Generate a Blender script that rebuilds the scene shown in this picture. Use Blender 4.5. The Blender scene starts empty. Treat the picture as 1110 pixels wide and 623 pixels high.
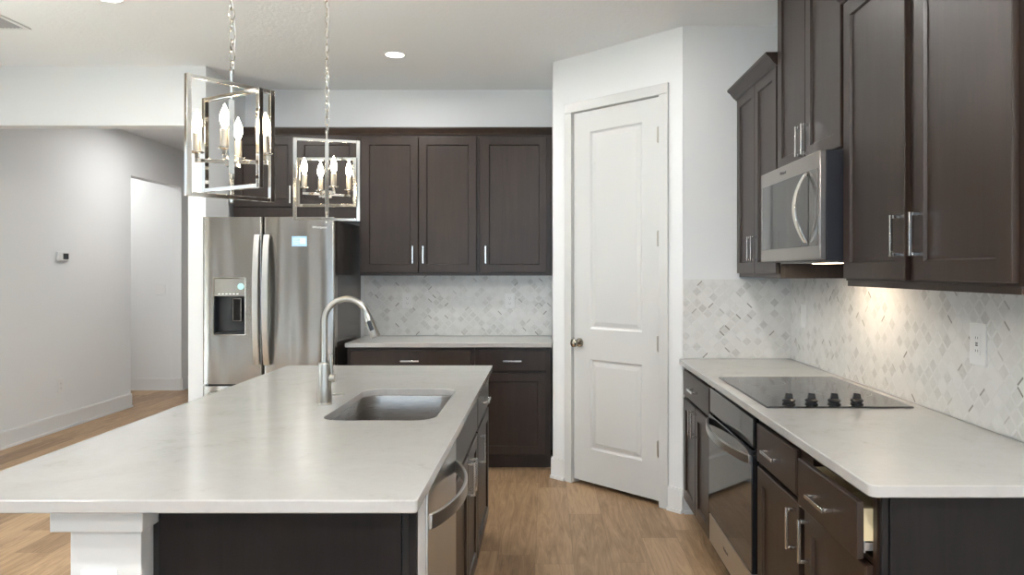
import bpy, bmesh, math, random
from mathutils import Vector, Matrix
random.seed(7)
C = bpy.context.scene.collection
PI = math.pi
# ------------------------------------------------------------------ camera
F, VX, VY, CAM_H = 800.0, 592.0, 293.0, 1.41
cd = bpy.data.cameras.new('camera'); cam = bpy.data.objects.new('camera', cd); C.objects.link(cam)
cam.location = (0, 0, CAM_H); cam.rotation_euler = (PI/2, 0, 0)
cd.sensor_width = 36; cd.lens = 36*F/1110
cd.shift_x = (555-VX)/1110; cd.shift_y = -(311.5-VY)/1110; cd.clip_start = .05
bpy.context.scene.camera = cam
# ------------------------------------------------------------------ world, exposure
S = bpy.context.scene
S.view_settings.view_transform = 'Standard'; S.view_settings.look = 'None'
S.view_settings.gamma = 1; S.view_settings.use_curve_mapping = False
S.view_settings.exposure = 0.60
W = bpy.data.worlds.new('world'); S.world = W; W.use_nodes = True
W.node_tree.nodes['Background'].inputs[0].default_value = (.80, .89, 1, 1)
W.node_tree.nodes['Background'].inputs[1].default_value = .8
DAY = 19.0        # watts per window
DOWN = 25.0        # watts per ceiling downlight
H = 2.83
REAR = -4.2; XR_ = 1.43
WINDOWS = [(-2.6, -1.35), (-.75, .5)]
ADDED_SIDE_WINDOWS = [(-2.6, -1.5), (-.85, -.55), (1.2, 3.3)]   # unseen, added to the left wall for sun bounce and fridge streaks
ADDED_RIGHT_WINDOW = (-3.2, -.4)                    # unseen, added to the right wall to brighten the left wall
def area(name, loc, rot, sx, sy, power, col, spread=PI, shape='RECTANGLE'):
    l = bpy.data.lights.new(name, 'AREA'); l.shape = shape; l.size = sx; l.size_y = sy
    l.energy = power; l.color = col; l.spread = spread
    o = bpy.data.objects.new(name, l); C.objects.link(o); o.location = loc; o.rotation_euler = rot
    return o
for x0, x1 in WINDOWS:
    area('window_daylight', ((x0+x1)/2, REAR-.005, 1.22), (PI/2, 0, 0), x1-x0-.1, 2.1, DAY, (.56, .79, 1.0))
for y0, y1 in ADDED_SIDE_WINDOWS:
    area('window_daylight', (-4.295, (y0+y1)/2, 1.22), (PI/2, 0, -PI/2), y1-y0-.1, 2.1, DAY*.15, (.72, .87, 1.0))  # weak fill lamps standing in the added side windows
area('window_daylight', (XR_-.006, sum(ADDED_RIGHT_WINDOW)/2, 1.22), (PI/2, 0, PI/2), 2.7, 2.1, DAY*1.0, (.60, .83, 1.0))  # fill lamp standing in the added right window
bounce_sun = bpy.data.lights.new('sun', 'SUN'); bounce_sun.energy = 190.0; bounce_sun.color = (.47, .73, 1.0); bounce_sun.angle = math.radians(.6)  # added sun: hits unseen floor so its bounce lifts the ceiling
so = bpy.data.objects.new('sun', bounce_sun); C.objects.link(so)
so.rotation_euler = Vector((math.cos(math.radians(48)), -.10, -math.sin(math.radians(48)))).to_track_quat('-Z', 'Y').to_euler()
# ------------------------------------------------------------------ materials
def new_mat(name):
    m = bpy.data.materials.new(name); m.use_nodes = True
    return m, m.node_tree.nodes, m.node_tree.links, m.node_tree.nodes['Principled BSDF']
def mat(name, col, rough=.5, metal=0, coat=0, emit=None, estr=0, spec=.5, aniso=0):
    m, n, l, b = new_mat(name)
    b.inputs['Base Color'].default_value = (*col, 1); b.inputs['Roughness'].default_value = rough
    b.inputs['Metallic'].default_value = metal; b.inputs['Coat Weight'].default_value = coat
    b.inputs['Coat Roughness'].default_value = .12; b.inputs['Specular IOR Level'].default_value = spec
    if aniso: b.inputs['Anisotropic'].default_value = aniso
    if emit: b.inputs['Emission Color'].default_value = (*emit, 1); b.inputs['Emission Strength'].default_value = estr
    return m
def math_n(n, l, op, a, b=None, c=None):
    k = n.new('ShaderNodeMath'); k.operation = op
    for i, v in enumerate((a, b, c)):
        if v is None: continue
        if isinstance(v, (int, float)): k.inputs[i].default_value = v
        else: l.new(v, k.inputs[i])
    return k.outputs[0]
def ramp(n, l, fac, stops):
    r = n.new('ShaderNodeValToRGB'); l.new(fac, r.inputs[0])
    e = r.color_ramp.elements
    while len(e) < len(stops): e.new(.5)
    for i, (p, c) in enumerate(stops): e[i].position = p; e[i].color = (*c, 1)
    return r.outputs[0]
def noise(n, l, vec, scale, detail=4, rough=.5, dist=0):
    k = n.new('ShaderNodeTexNoise'); l.new(vec, k.inputs['Vector'])
    k.inputs['Scale'].default_value = scale; k.inputs['Detail'].default_value = detail
    k.inputs['Roughness'].default_value = rough; k.inputs['Distortion'].default_value = dist
    return k.outputs[0]
def mapping(n, l, scale=(1, 1, 1), rot=(0, 0, 0), loc=(0, 0, 0)):
    t = n.new('ShaderNodeTexCoord'); k = n.new('ShaderNodeMapping'); l.new(t.outputs['Object'], k.inputs[0])
    k.inputs['Scale'].default_value = scale; k.inputs['Rotation'].default_value = rot; k.inputs['Location'].default_value = loc
    return k.outputs[0]
def bump(n, l, b, h, strength, dist):
    k = n.new('ShaderNodeBump'); l.new(h, k.inputs['Height'])
    k.inputs['Strength'].default_value = strength; k.inputs['Distance'].default_value = dist
    l.new(k.outputs[0], b.inputs['Normal'])
def paint(name, col, rough, bs, bscale, bd):
    m, n, l, b = new_mat(name)
    b.inputs['Base Color'].default_value = (*col, 1); b.inputs['Roughness'].default_value = rough
    b.inputs['Specular IOR Level'].default_value = .3
    v = mapping(n, l); bump(n, l, b, noise(n, l, v, bscale, 5, .6), bs, bd)
    return m
M = {}
M['wall'] = paint('wall_paint', (.84, .85, .855), .75, .15, 160, .002)
M['ceil'] = paint('ceiling_texture', (.92, .93, .945), .85, .5, 45, .006)
M['taupe'] = paint('taupe_wall_paint', (.30, .265, .23), .7, .15, 160, .002)  # dark tone added on unseen walls to darken what the fridge reflects
M['trim'] = mat('white_trim_paint', (.82, .825, .825), .38)
M['doorpaint'] = mat('white_door_paint', (.67, .672, .662), .38)
M['white'] = mat('white_plastic', (.85, .85, .84), .35)
M['slot'] = mat('dark_slot', (.12, .12, .12), .6)
def wood(name, c0, c1, rough, vertical=True, coat=.25, spec=.5):
    m, n, l, b = new_mat(name)
    v = mapping(n, l, (14, 14, 1.0) if vertical else (1, 14, 14))
    f = noise(n, l, v, 2.2, 6, .6, .6)
    v2 = mapping(n, l, (1, 1, 1)); f2 = noise(n, l, v2, 5.0, 3, .5)
    s = math_n(n, l, 'ADD', math_n(n, l, 'MULTIPLY', f, .6), math_n(n, l, 'MULTIPLY', f2, .4))
    l.new(ramp(n, l, s, [(.3, c0), (.7, c1)]), b.inputs['Base Color'])
    b.inputs['Roughness'].default_value = rough
    b.inputs['Specular IOR Level'].default_value = spec
    b.inputs['Coat Weight'].default_value = coat; b.inputs['Coat Roughness'].default_value = .3
    bump(n, l, b, f, .04, .002)
    return m
M['wood'] = wood('espresso_stained_wood', (.0155, .0085, .0055), (.034, .0200, .0135), .36, coat=.06, spec=.42)
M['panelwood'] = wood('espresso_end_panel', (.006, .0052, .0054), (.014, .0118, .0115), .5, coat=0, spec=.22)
M['inside'] = mat('black_shadow_gap', (.012, .010, .009), .6)
M['ply'] = mat('pale_drawer_box_wood', (.70, .58, .36), .5)
def steel(name, col, rough, wave=True, aniso=.6):
    m, n, l, b = new_mat(name)
    b.inputs['Metallic'].default_value = 1; b.inputs['Base Color'].default_value = (*col, 1)
    v = mapping(n, l, (3, 3, 260)); f = noise(n, l, v, 3, 3)
    l.new(math_n(n, l, 'ADD', math_n(n, l, 'MULTIPLY', f, .05), rough-.025), b.inputs['Roughness'])
    if wave:
        v2 = mapping(n, l, (4.2, 4.2, .45)); bump(n, l, b, noise(n, l, v2, 1.1, 1), .8, .03)
    return m
M['steel'] = steel('brushed_stainless', (.37, .345, .315), .20)
M['steel_flat'] = steel('brushed_stainless_plain', (.60, .59, .57), .30, False)
M['steel_dark'] = steel('dark_stainless', (.36, .35, .34), .28, False)
M['micro'] = steel('microwave_stainless', (.40, .375, .35), .30, False)
M['bowl'] = steel('sink_stainless', (.40, .38, .36), .28, False)
M['nickel'] = mat('brushed_nickel', (.46, .44, .40), .33, 1)
M['polished'] = mat('polished_nickel', (.78, .74, .68), .10, 1)
M['pull'] = mat('satin_pull', (.74, .73, .71), .20, 1)
M['bronze'] = mat('satin_knob', (.42, .38, .33), .22, 1)
M['blackglass'] = mat('black_glass', (.012, .012, .013), .05, 0, spec=.7)
M['cookglass'] = mat('cooktop_glass', (.02, .019, .018), .07, 0, spec=.9)
M['black'] = mat('black_plastic', (.012, .012, .013), .3)
M['grey'] = mat('fridge_side_grey', (.13, .115, .105), .22, .7)
M['microctl'] = mat('microwave_control_strip', (.20, .19, .18), .22, .8)
M['microside'] = mat('microwave_case', (.03, .032, .04), .35, .3)
M['panelgrey'] = mat('dispenser_panel', (.42, .40, .36), .25, .7)
M['led'] = mat('cyan_display', (.35, .62, .62), .3, emit=(.5, .85, .85), estr=.25)
M['sticker'] = mat('pale_blue_sticker', (.42, .68, .90), .4)
M['stickerw'] = mat('sticker_print', (.78, .90, .97), .4)
M['sleeve'] = mat('candle_sleeve', (.42, .38, .32), .35, .7)
M['bulb'] = mat('lit_bulb', (1, .95, .85), .3, emit=(1, .84, .60), estr=50)
M['lens'] = mat('downlight_lens', (1, 1, 1), .4, emit=(1, .95, .87), estr=9)
M['warmlens'] = mat('cooktop_lamp_lens', (1, .9, .75), .4, emit=(1, .78, .55), estr=6)
M['vent'] = mat('vent_grey', (.42, .43, .46), .5)
M['ventdark'] = mat('vent_slot', (.06, .06, .07), .6)
def pane_mat():
    m, n, l, b = new_mat('window_glass'); n.remove(b)
    t = n.new('ShaderNodeBsdfTransparent'); g = n.new('ShaderNodeBsdfGlossy'); g.inputs['Roughness'].default_value = .02
    x = n.new('ShaderNodeMixShader'); x.inputs[0].default_value = .06
    l.new(t.outputs[0], x.inputs[1]); l.new(g.outputs[0], x.inputs[2]); l.new(x.outputs[0], n['Material Output'].inputs[0])
    return m
M['glass'] = pane_mat()
M['logo'] = mat('logo_print', (.80, .79, .77), .3, .7)
M['screen'] = mat('thermostat_screen', (.05, .055, .06), .2)
def quartz():
    m, n, l, b = new_mat('white_quartz')
    v = mapping(n, l, (1, 1, 1)); f = noise(n, l, v, 3.0, 8, .65, 1.6)
    f2 = noise(n, l, v, 55, 4, .6)
    s = math_n(n, l, 'ADD', math_n(n, l, 'MULTIPLY', f, .75), math_n(n, l, 'MULTIPLY', f2, .25))
    l.new(ramp(n, l, s, [(.30, (.35, .34, .325)), (.43, (.42, .408, .392)), (.62, (.445, .433, .418))]), b.inputs['Base Color'])
    b.inputs['Roughness'].default_value = .16; b.inputs['Specular IOR Level'].default_value = .5
    return m
M['quartz'] = quartz()
def oak():
    m, n, l, b = new_mat('oak_planks')
    t = n.new('ShaderNodeTexCoord'); sp = n.new('ShaderNodeSeparateXYZ'); l.new(t.outputs['Object'], sp.inputs[0])
    PW, PL = .186, 1.25
    xs = math_n(n, l, 'DIVIDE', math_n(n, l, 'SUBTRACT', sp.outputs[0], .132), PW)
    row = math_n(n, l, 'FLOOR', xs); fx = math_n(n, l, 'FRACT', xs)
    wn = n.new('ShaderNodeTexWhiteNoise'); wn.noise_dimensions = '1D'; l.new(row, wn.inputs['W'])
    ys = math_n(n, l, 'ADD', math_n(n, l, 'DIVIDE', sp.outputs[1], PL), wn.outputs['Value'])
    col = math_n(n, l, 'FLOOR', ys); fy = math_n(n, l, 'FRACT', ys)
    idn = n.new('ShaderNodeTexWhiteNoise'); idn.noise_dimensions = '2D'
    cb = n.new('ShaderNodeCombineXYZ'); l.new(row, cb.inputs[0]); l.new(col, cb.inputs[1]); l.new(cb.outputs[0], idn.inputs['Vector'])
    pid = idn.outputs['Value']
    off = n.new('ShaderNodeCombineXYZ')
    l.new(math_n(n, l, 'MULTIPLY', sp.outputs[0], 9.0), off.inputs[0])
    l.new(math_n(n, l, 'ADD', math_n(n, l, 'MULTIPLY', sp.outputs[1], .9), math_n(n, l, 'MULTIPLY', pid, 37.0)), off.inputs[1])
    g = noise(n, l, off.outputs[0], 1.5, 8, .66, 3.4)
    fine = n.new('ShaderNodeCombineXYZ')
    l.new(math_n(n, l, 'MULTIPLY', sp.outputs[0], 120.0), fine.inputs[0]); l.new(math_n(n, l, 'MULTIPLY', sp.outputs[1], 3.0), fine.inputs[1])
    g2 = noise(n, l, fine.outputs[0], 1.0, 3)
    s = math_n(n, l, 'ADD', math_n(n, l, 'MULTIPLY', g, .70), math_n(n, l, 'MULTIPLY', pid, .22))
    s = math_n(n, l, 'ADD', s, math_n(n, l, 'MULTIPLY', g2, .18))
    c = ramp(n, l, s, [(.22, (.105, .058, .028)), (.44, (.27, .165, .087)), (.68, (.47, .315, .182))])
    gx = math_n(n, l, 'LESS_THAN', fx, .010); gy = math_n(n, l, 'LESS_THAN', fy, .0018)
    gap = math_n(n, l, 'MAXIMUM', gx, gy)
    mx = n.new('ShaderNodeMix'); mx.data_type = 'RGBA'; l.new(math_n(n, l, 'MULTIPLY', gap, .55), mx.inputs[0])
    l.new(c, mx.inputs[6]); mx.inputs[7].default_value = (.07, .045, .03, 1)
    l.new(mx.outputs[2], b.inputs['Base Color'])
    b.inputs['Roughness'].default_value = .42; bump(n, l, b, g2, .06, .002)
    return m
M['oak'] = oak()
def mosaic(name, ax):
    """small marble tiles laid on the diagonal, thin strips between them, a few strips dark"""
    m, n, l, b = new_mat(name)
    t = n.new('ShaderNodeTexCoord'); sp = n.new('ShaderNodeSeparateXYZ'); l.new(t.outputs['Object'], sp.inputs[0])
    a, z = sp.outputs[ax], sp.outputs[2]
    cell = .0455*math.sqrt(2)
    qx = math_n(n, l, 'DIVIDE', math_n(n, l, 'ADD', a, z), cell); qy = math_n(n, l, 'DIVIDE', math_n(n, l, 'SUBTRACT', a, z), cell)
    ix, iy = math_n(n, l, 'FLOOR', qx), math_n(n, l, 'FLOOR', qy)
    fx, fy = math_n(n, l, 'FRACT', qx), math_n(n, l, 'FRACT', qy)
    def rnd(sx, sy):
        w = n.new('ShaderNodeTexWhiteNoise'); w.noise_dimensions = '2D'; cb = n.new('ShaderNodeCombineXYZ')
        l.new(math_n(n, l, 'ADD', ix, sx), cb.inputs[0]); l.new(math_n(n, l, 'ADD', iy, sy), cb.inputs[1]); l.new(cb.outputs[0], w.inputs['Vector'])
        return w.outputs['Value']
    v = mapping(n, l); vein = noise(n, l, v, 26, 5, .6, 1.5)
    tone = math_n(n, l, 'ADD', math_n(n, l, 'MULTIPLY', rnd(.5, .5), .55), math_n(n, l, 'MULTIPLY', vein, .45))
    tile = ramp(n, l, tone, [(.10, (.54, .53, .505)), (.38, (.715, .71, .685)), (.75, (.79, .785, .765))])
    inx, iny = math_n(n, l, 'LESS_THAN', fx, .18), math_n(n, l, 'LESS_THAN', fy, .18)
    corner = math_n(n, l, 'MULTIPLY', inx, iny)
    strip = math_n(n, l, 'SUBTRACT', math_n(n, l, 'MAXIMUM', inx, iny), corner)
    val = math_n(n, l, 'ADD', math_n(n, l, 'MULTIPLY', inx, rnd(11.3, 4.1)), math_n(n, l, 'MULTIPLY', iny, rnd(3.7, 23.9)))
    stripcol = ramp(n, l, val, [(.0, (.24, .22, .19)), (.03, (.42, .40, .37)), (.065, (.74, .735, .715)), (1, (.80, .795, .78))])
    def mixc(f, c1, c2):
        k = n.new('ShaderNodeMix'); k.data_type = 'RGBA'; l.new(f, k.inputs[0]); l.new(c1, k.inputs[6])
        if isinstance(c2, tuple): k.inputs[7].default_value = (*c2, 1)
        else: l.new(c2, k.inputs[7])
        return k.outputs[2]
    c = mixc(strip, tile, stripcol); c = mixc(corner, c, (.72, .715, .69))
    def band(f, p): return math_n(n, l, 'LESS_THAN', math_n(n, l, 'ABSOLUTE', math_n(n, l, 'SUBTRACT', f, p)), .018)
    gr = math_n(n, l, 'MAXIMUM', math_n(n, l, 'MAXIMUM', band(fx, .18), band(fy, .18)), math_n(n, l, 'MAXIMUM', band(fx, .01), band(fy, .01)))
    c = mixc(math_n(n, l, 'MULTIPLY', gr, .7), c, (.77, .765, .745))
    l.new(c, b.inputs['Base Color']); b.inputs['Roughness'].default_value = .28
    bump(n, l, b, math_n(n, l, 'SUBTRACT', 1.0, gr), .15, .001)
    return m
M['tileX'] = mosaic('marble_mosaic_frontal', 0); M['tileY'] = mosaic('marble_mosaic_side', 1)
# ------------------------------------------------------------------ mesh helpers
class MB:
    def __init__(s): s.bm = bmesh.new()
    def face(s, vs):
        try: return s.bm.faces.new(vs)
        except ValueError: return None
    def box(s, x0, x1, y0, y1, z0, z1):
        v = [s.bm.verts.new((x, y, z)) for z in (z0, z1) for y in (y0, y1) for x in (x0, x1)]
        for f in ((0, 2, 3, 1), (4, 5, 7, 6), (0, 1, 5, 4), (2, 6, 7, 3), (0, 4, 6, 2), (1, 3, 7, 5)): s.face([v[i] for i in f])
        return s
    def loft(s, rings, cap=True, closed=True):
        R = [[s.bm.verts.new(p) for p in r] for r in rings]; n = len(R[0])
        for a, b in zip(R, R[1:]):
            for i in range(n if closed else n-1): s.face([a[i], a[(i+1) % n], b[(i+1) % n], b[i]])
        if cap: s.face(list(reversed(R[0]))); s.face(R[-1])
        return s
    def tube(s, pts, r, seg=12, cap=True):
        pts = [Vector(p) for p in pts]; rs = r if isinstance(r, (list, tuple)) else [r]*len(pts); rings = []
        t0 = (pts[1]-pts[0]).normalized(); up = Vector((0, 0, 1)) if abs(t0.z) < .9 else Vector((0, 1, 0))
        nrm = t0.cross(up).normalized()
        for i, p in enumerate(pts):
            t = (pts[min(i+1, len(pts)-1)]-pts[max(i-1, 0)]).normalized()
            nrm = (nrm - t*nrm.dot(t)).normalized(); bi = t.cross(nrm)
            rings.append([p+(nrm*math.cos(2*PI*k/seg)+bi*math.sin(2*PI*k/seg))*rs[i] for k in range(seg)])
        return s.loft(rings, cap)
    def ribbon(s, pts, wvec, hvec):
        """flat bar swept along pts; wvec/hvec: half extents (vectors, or lists of vectors)"""
        rings = []
        for i, p in enumerate(pts):
            p = Vector(p); w = Vector(wvec[i] if isinstance(wvec, list) else wvec); h = Vector(hvec[i] if isinstance(hvec, list) else hvec)
            rings.append([p-w-h, p+w-h, p+w+h, p-w+h])
        return s.loft(rings)
    def bar(s, p0, p1, w):
        p0, p1 = Vector(p0), Vector(p1); t = (p1-p0).normalized()
        up = Vector((0, 0, 1)) if abs(t.z) < .9 else Vector((0, 1, 0))
        a = t.cross(up).normalized()*w/2; b = t.cross(a).normalized()*w/2
        return s.loft([[p-a-b, p+a-b, p+a+b, p-a+b] for p in (p0, p1)])
    def lathe(s, prof, c=(0, 0, 0), axis='z', seg=24, cap=True):
        rings = []
        for r, h in prof:
            ring = []
            for k in range(seg):
                a = 2*PI*k/seg; u, v = r*math.cos(a), r*math.sin(a)
                q = (u, v, h) if axis == 'z' else ((u, h, -v) if axis == 'y' else (h, u, v))
                ring.append((c[0]+q[0], c[1]+q[1], c[2]+q[2]))
            rings.append(ring)
        return s.loft(rings, cap)
    def prism(s, poly, x0, x1, axis='x'):
        f = {'x': lambda p, t: (t, p[0], p[1]), 'y': lambda p, t: (p[0], t, p[1]), 'z': lambda p, t: (p[0], p[1], t)}[axis]
        return s.loft([[f(p, x0) for p in poly], [f(p, x1) for p in poly]])
    def shaker(s, x0, x1, z0, z1, yf=-.0195, yb=-.001, fw=.058, rec=.009):
        def ring(d, y): return [s.bm.verts.new(p) for p in ((x0+d, y, z0+d), (x1-d, y, z0+d), (x1-d, y, z1-d), (x0+d, y, z1-d))]
        R = [ring(0, yb), ring(0, yf+.0025), ring(.0025, yf), ring(fw, yf), ring(fw+.002, yf+.004), ring(fw+.005, yf+rec), ring(fw+.012, yf+rec)]
        for a, b in zip(R, R[1:]):
            for i in range(4): s.face([a[i], a[(i+1) % 4], b[(i+1) % 4], b[i]])
        s.face(list(reversed(R[0]))); s.face(R[-1])
        return s
    def pull(s, cx, cz, L=.130, vertical=False, y=-.0195, out=.032, w=.011):
        h = L/2; q = w/2
        if vertical:
            s.box(cx-q, cx+q, y-out, y-out+.009, cz-h, cz+h)
            for e in (-1, 1): s.box(cx-q, cx+q, y-out+.009, y, cz+e*(h-q)-q, cz+e*(h-q)+q)
        else:
            s.box(cx-h, cx+h, y-out, y-out+.009, cz-q, cz+q)
            for e in (-1, 1): s.box(cx+e*(h-q)-q, cx+e*(h-q)+q, y-out+.009, y, cz-q, cz+q)
        return s
    def build(s, name, m, parent=None, origin=None, bevel=0, smooth=True, seg=2, rot=None):
        bmesh.ops.recalc_face_normals(s.bm, faces=s.bm.faces[:])
        if rot is not None: bmesh.ops.transform(s.bm, matrix=rot, verts=s.bm.verts[:])
        if origin: bmesh.ops.translate(s.bm, verts=s.bm.verts[:], vec=-Vector(origin))
        me = bpy.data.meshes.new(name); s.bm.to_mesh(me); s.bm.free()
        o = bpy.data.objects.new(name, me); C.objects.link(o)
        me.materials.append(m)
        if smooth:
            for p in me.polygons: p.use_smooth = True
            me.set_sharp_from_angle(angle=math.radians(35))
        if parent: o.parent = parent
        if origin: o.location = origin
        if bevel:
            md = o.modifiers.new('bevel', 'BEVEL'); md.width = bevel; md.segments = seg; md.limit_method = 'ANGLE'; md.angle_limit = math.radians(40)
            md.harden_normals = False
        return o
def thing(name, label, cat, loc=(0, 0, 0), rz=0, group=None):
    o = bpy.data.objects.new(name, None); C.objects.link(o); o.location = loc; o.rotation_euler = (0, 0, rz)
    o.empty_display_size = .1
    o['label'] = label; o['category'] = cat
    if group: o['group'] = group
    return o
def tag(o, label, cat, group=None):
    o['label'] = label; o['category'] = cat
    if group: o['group'] = group
    return o
def struct(name, mb, m, **k):
    o = mb.build(name, m, smooth=False, **k); o['kind'] = 'structure'; return o
def rrect(x0, x1, y0, y1, r, z, n=6):
    pts = []
    for cx, cy, a0 in ((x1-r, y1-r, 0), (x0+r, y1-r, PI/2), (x0+r, y0+r, PI), (x1-r, y0+r, 1.5*PI)):
        for k in range(n+1):
            a = a0+PI/2*k/n; pts.append((cx+r*math.cos(a), cy+r*math.sin(a), z))
    return pts
def slab(name, label, x0, x1, y0, y1, z0, z1, r, hole=None, m=None, group=None, corners=None):
    bm = bmesh.new()
    def loop(pts):
        vs = [bm.verts.new(p) for p in pts]
        return [bm.edges.new((vs[i], vs[(i+1) % len(vs)])) for i in range(len(vs))]
    es = loop(rrect(x0, x1, y0, y1, r, z1))
    if hole: es += loop(rrect(*hole, z1, 8))
    bmesh.ops.triangle_fill(bm, use_beauty=True, use_dissolve=True, edges=es)
    ret = bmesh.ops.extrude_face_region(bm, geom=bm.faces[:])
    bmesh.ops.translate(bm, verts=[v for v in ret['geom'] if isinstance(v, bmesh.types.BMVert)], vec=(0, 0, z0-z1))
    mb = MB(); mb.bm.free(); mb.bm = bm
    o = mb.build(name, m or M['quartz'], origin=((x0+x1)/2, (y0+y1)/2, z0), bevel=.003)
    return tag(o, label, 'countertop', group)
def text(name, body, size, m, parent, loc, rot, ext=.0004):
    cu = bpy.data.curves.new(name, 'FONT'); cu.body = body; cu.size = size; cu.extrude = ext; cu.align_x = 'CENTER'; cu.align_y = 'CENTER'
    t = bpy.data.objects.new(name, cu); C.objects.link(t)
    bpy.context.view_layer.update()
    me = bpy.data.meshes.new_from_object(t.evaluated_get(bpy.context.evaluated_depsgraph_get()))
    bpy.data.objects.remove(t); o = bpy.data.objects.new(name, me); C.objects.link(o); me.materials.clear(); me.materials.append(m)
    o.parent = parent; o.location = loc; o.rotation_euler = rot
    return o
# ------------------------------------------------------------------ the room
XL, XR, YB = -4.30, 1.43, 5.80
struct('floor', MB().box(-6.7, 3.0, REAR-.2, 11.2, -.08, 0), M['oak'])
struct('ceiling', MB().box(-6.7, 3.0, REAR-.2, 11.2, H, H+.1), M['ceil'])
OY0, OY1, OZ = 7.64, 8.70, 2.394
ADDED_PASSAGE = (-.30, .80)  # unseen opening added so the fridge's left door reflects something dark
WL = MB(); ys = [REAR]
for a, b_ in (ADDED_SIDE_WINDOWS[0], ADDED_SIDE_WINDOWS[1], ADDED_PASSAGE, ADDED_SIDE_WINDOWS[2]): ys += [a, b_]
ys.append(3.6)
for i in range(0, len(ys), 2): WL.box(XL-.12, XL, ys[i], ys[i+1], 0, H)
for a, b_ in ADDED_SIDE_WINDOWS: WL.box(XL-.12, XL, a, b_, 2.32, H).box(XL-.12, XL, a, b_, 0, .12)
WL.box(XL-.12, XL, *ADDED_PASSAGE, 2.40, H)
for n_, q in (('wall_passage_near', (-6.5, XL-.1205, ADDED_PASSAGE[0]-.1, ADDED_PASSAGE[0])), ('wall_passage_far', (-6.5, XL-.1205, ADDED_PASSAGE[1], ADDED_PASSAGE[1]+.1)), ('wall_passage_end', (-6.6, -6.5, ADDED_PASSAGE[0]-.1, ADDED_PASSAGE[1]+.1))):  # walls closing the added passage, kept dark for the fridge reflection
    struct(n_, MB().box(*q, 0, H), M['taupe'])
struct('wall_left_near', WL, M['taupe'])
struct('wall_left', MB().box(XL-.12, XL, 3.6, OY0, 0, H).box(XL-.12, XL, OY0, OY1, OZ, H).box(XL-.12, XL, OY1, 11, 0, H), M['wall'])
struct('wall_hall', MB().box(-6.5, XL-.1205, OY1, OY1+.1, 0, H), M['wall'])
struct('wall_hall_near', MB().box(-6.5, XL-.1205, OY0-.25, OY0-.12, 0, H), M['wall'])
struct('wall_hall_end', MB().box(-6.6, -6.5, OY0-.25, OY1+.1, 0, H), M['wall'])
struct('wall_far', MB().box(XL, 1.43, 11, 11.1, 0, H), M['wall'])
struct('wall_partition', MB().box(-2.488, -2.366, 5.13, 11, 0, H), M['wall'])
struct('wall_back', MB().box(-2.366, 3, YB, YB+.1, 0, H), M['wall'])
ra, rb = ADDED_RIGHT_WINDOW
struct('wall_right', MB().box(XR, XR+.12, REAR, ra, 0, H).box(XR, XR+.12, rb, YB, 0, H).box(XR, XR+.12, ra, rb, 2.32, H).box(XR, XR+.12, ra, rb, 0, .12), M['wall'])
fr = MB()
for p in ((ra, ra+.05), (rb-.05, rb), ((ra+rb)/2-.03, (ra+rb)/2+.03)): fr.box(XR+.05, XR+.10, *p, .17, 2.27)
for p in ((.12, .17), (2.27, 2.32)): fr.box(XR+.05, XR+.10, ra, rb, *p)
wf = struct('window_6', fr, M['trim'])  # frame of the added right window
MB().box(XR+.07, XR+.08, ra+.05, (ra+rb)/2-.03, .17, 2.27).box(XR+.07, XR+.08, (ra+rb)/2+.03, rb-.05, .17, 2.27).build('pane', M['glass'], wf, smooth=False)
struct('trim_1', MB().box(XL, -2.4885, 5.13, 5.25, 2.417, H), M['wall'])
rear = MB(); xs = [XL]
for a, b_ in WINDOWS: xs += [a, b_]
xs.append(XR)
for i in range(0, len(xs), 2): rear.box(xs[i], xs[i+1], REAR-.12, REAR, 0, H)
for a, b_ in WINDOWS: rear.box(a, b_, REAR-.12, REAR, 2.32, H).box(a, b_, REAR-.12, REAR, 0, .12)
struct('wall_rear', rear, M['taupe'])
for i, (a, b_) in enumerate(WINDOWS):
    fr = MB()
    for p in ((a, a+.05), (b_-.05, b_)): fr.box(*p, REAR-.10, REAR-.05, .12, 2.32)
    for p in ((.12, .17), (2.27, 2.32)): fr.box(a+.05, b_-.05, REAR-.10, REAR-.05, *p)
    wf = struct('window_%d' % (i+1), fr, M['trim'])
    MB().box(a+.05, b_-.05, REAR-.08, REAR-.07, .17, 2.27).build('pane', M['glass'], wf, smooth=False)
for i, (a, b_) in enumerate(ADDED_SIDE_WINDOWS):  # frames and panes of the added side windows
    fr = MB()
    for p in ((a, a+.05), (b_-.05, b_)): fr.box(XL-.10, XL-.05, *p, .12, 2.32)
    for p in ((.12, .17), (2.27, 2.32)): fr.box(XL-.10, XL-.05, a+.05, b_-.05, *p)
    wf = struct('window_%d' % (i+3), fr, M['trim'])
    MB().box(XL-.08, XL-.07, a+.05, b_-.05, .17, 2.27).build('pane', M['glass'], wf, smooth=False)
# pantry: a diagonal wall with the door
P0, P1 = Vector((.047, 5.04)), Vector((.7946, 4.2936))
PLN = (P1-P0).length; PA = math.atan2(P1.y-P0.y, P1.x-P0.x)
PM = Matrix.Translation((P0.x, P0.y, 0)) @ Matrix.Rotation(PA, 4, 'Z')
D0, D1, DH = .19, .89, 2.45
struct('wall_pantry', MB().box(0, D0-.012, 0, .10, 0, H).box(D1+.012, PLN, 0, .10, 0, H).box(D0-.012, D1+.012, 0, .10, DH+.012, H), M['wall'], rot=PM)
struct('wall_pantry_side', MB().box(.0475, .147, 5.12, YB, 0, H).prism([(.047, 5.04), (.118, 5.1115), (.147, 5.1205), (.047, 5.1205)], 0, H, 'z'), M['wall'])
struct('wall_return', MB().prism([(.796, 4.2936), (XR, 4.2936), (XR, 4.394), (.90, 4.394)], 0, H, 'z'), M['wall'])
cas = MB()
for a, b_ in ((D0-.070, D0-.006), (D1+.006, D1+.070)): cas.box(a, b_, -.016, -.0005, 0, DH+.006)
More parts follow.
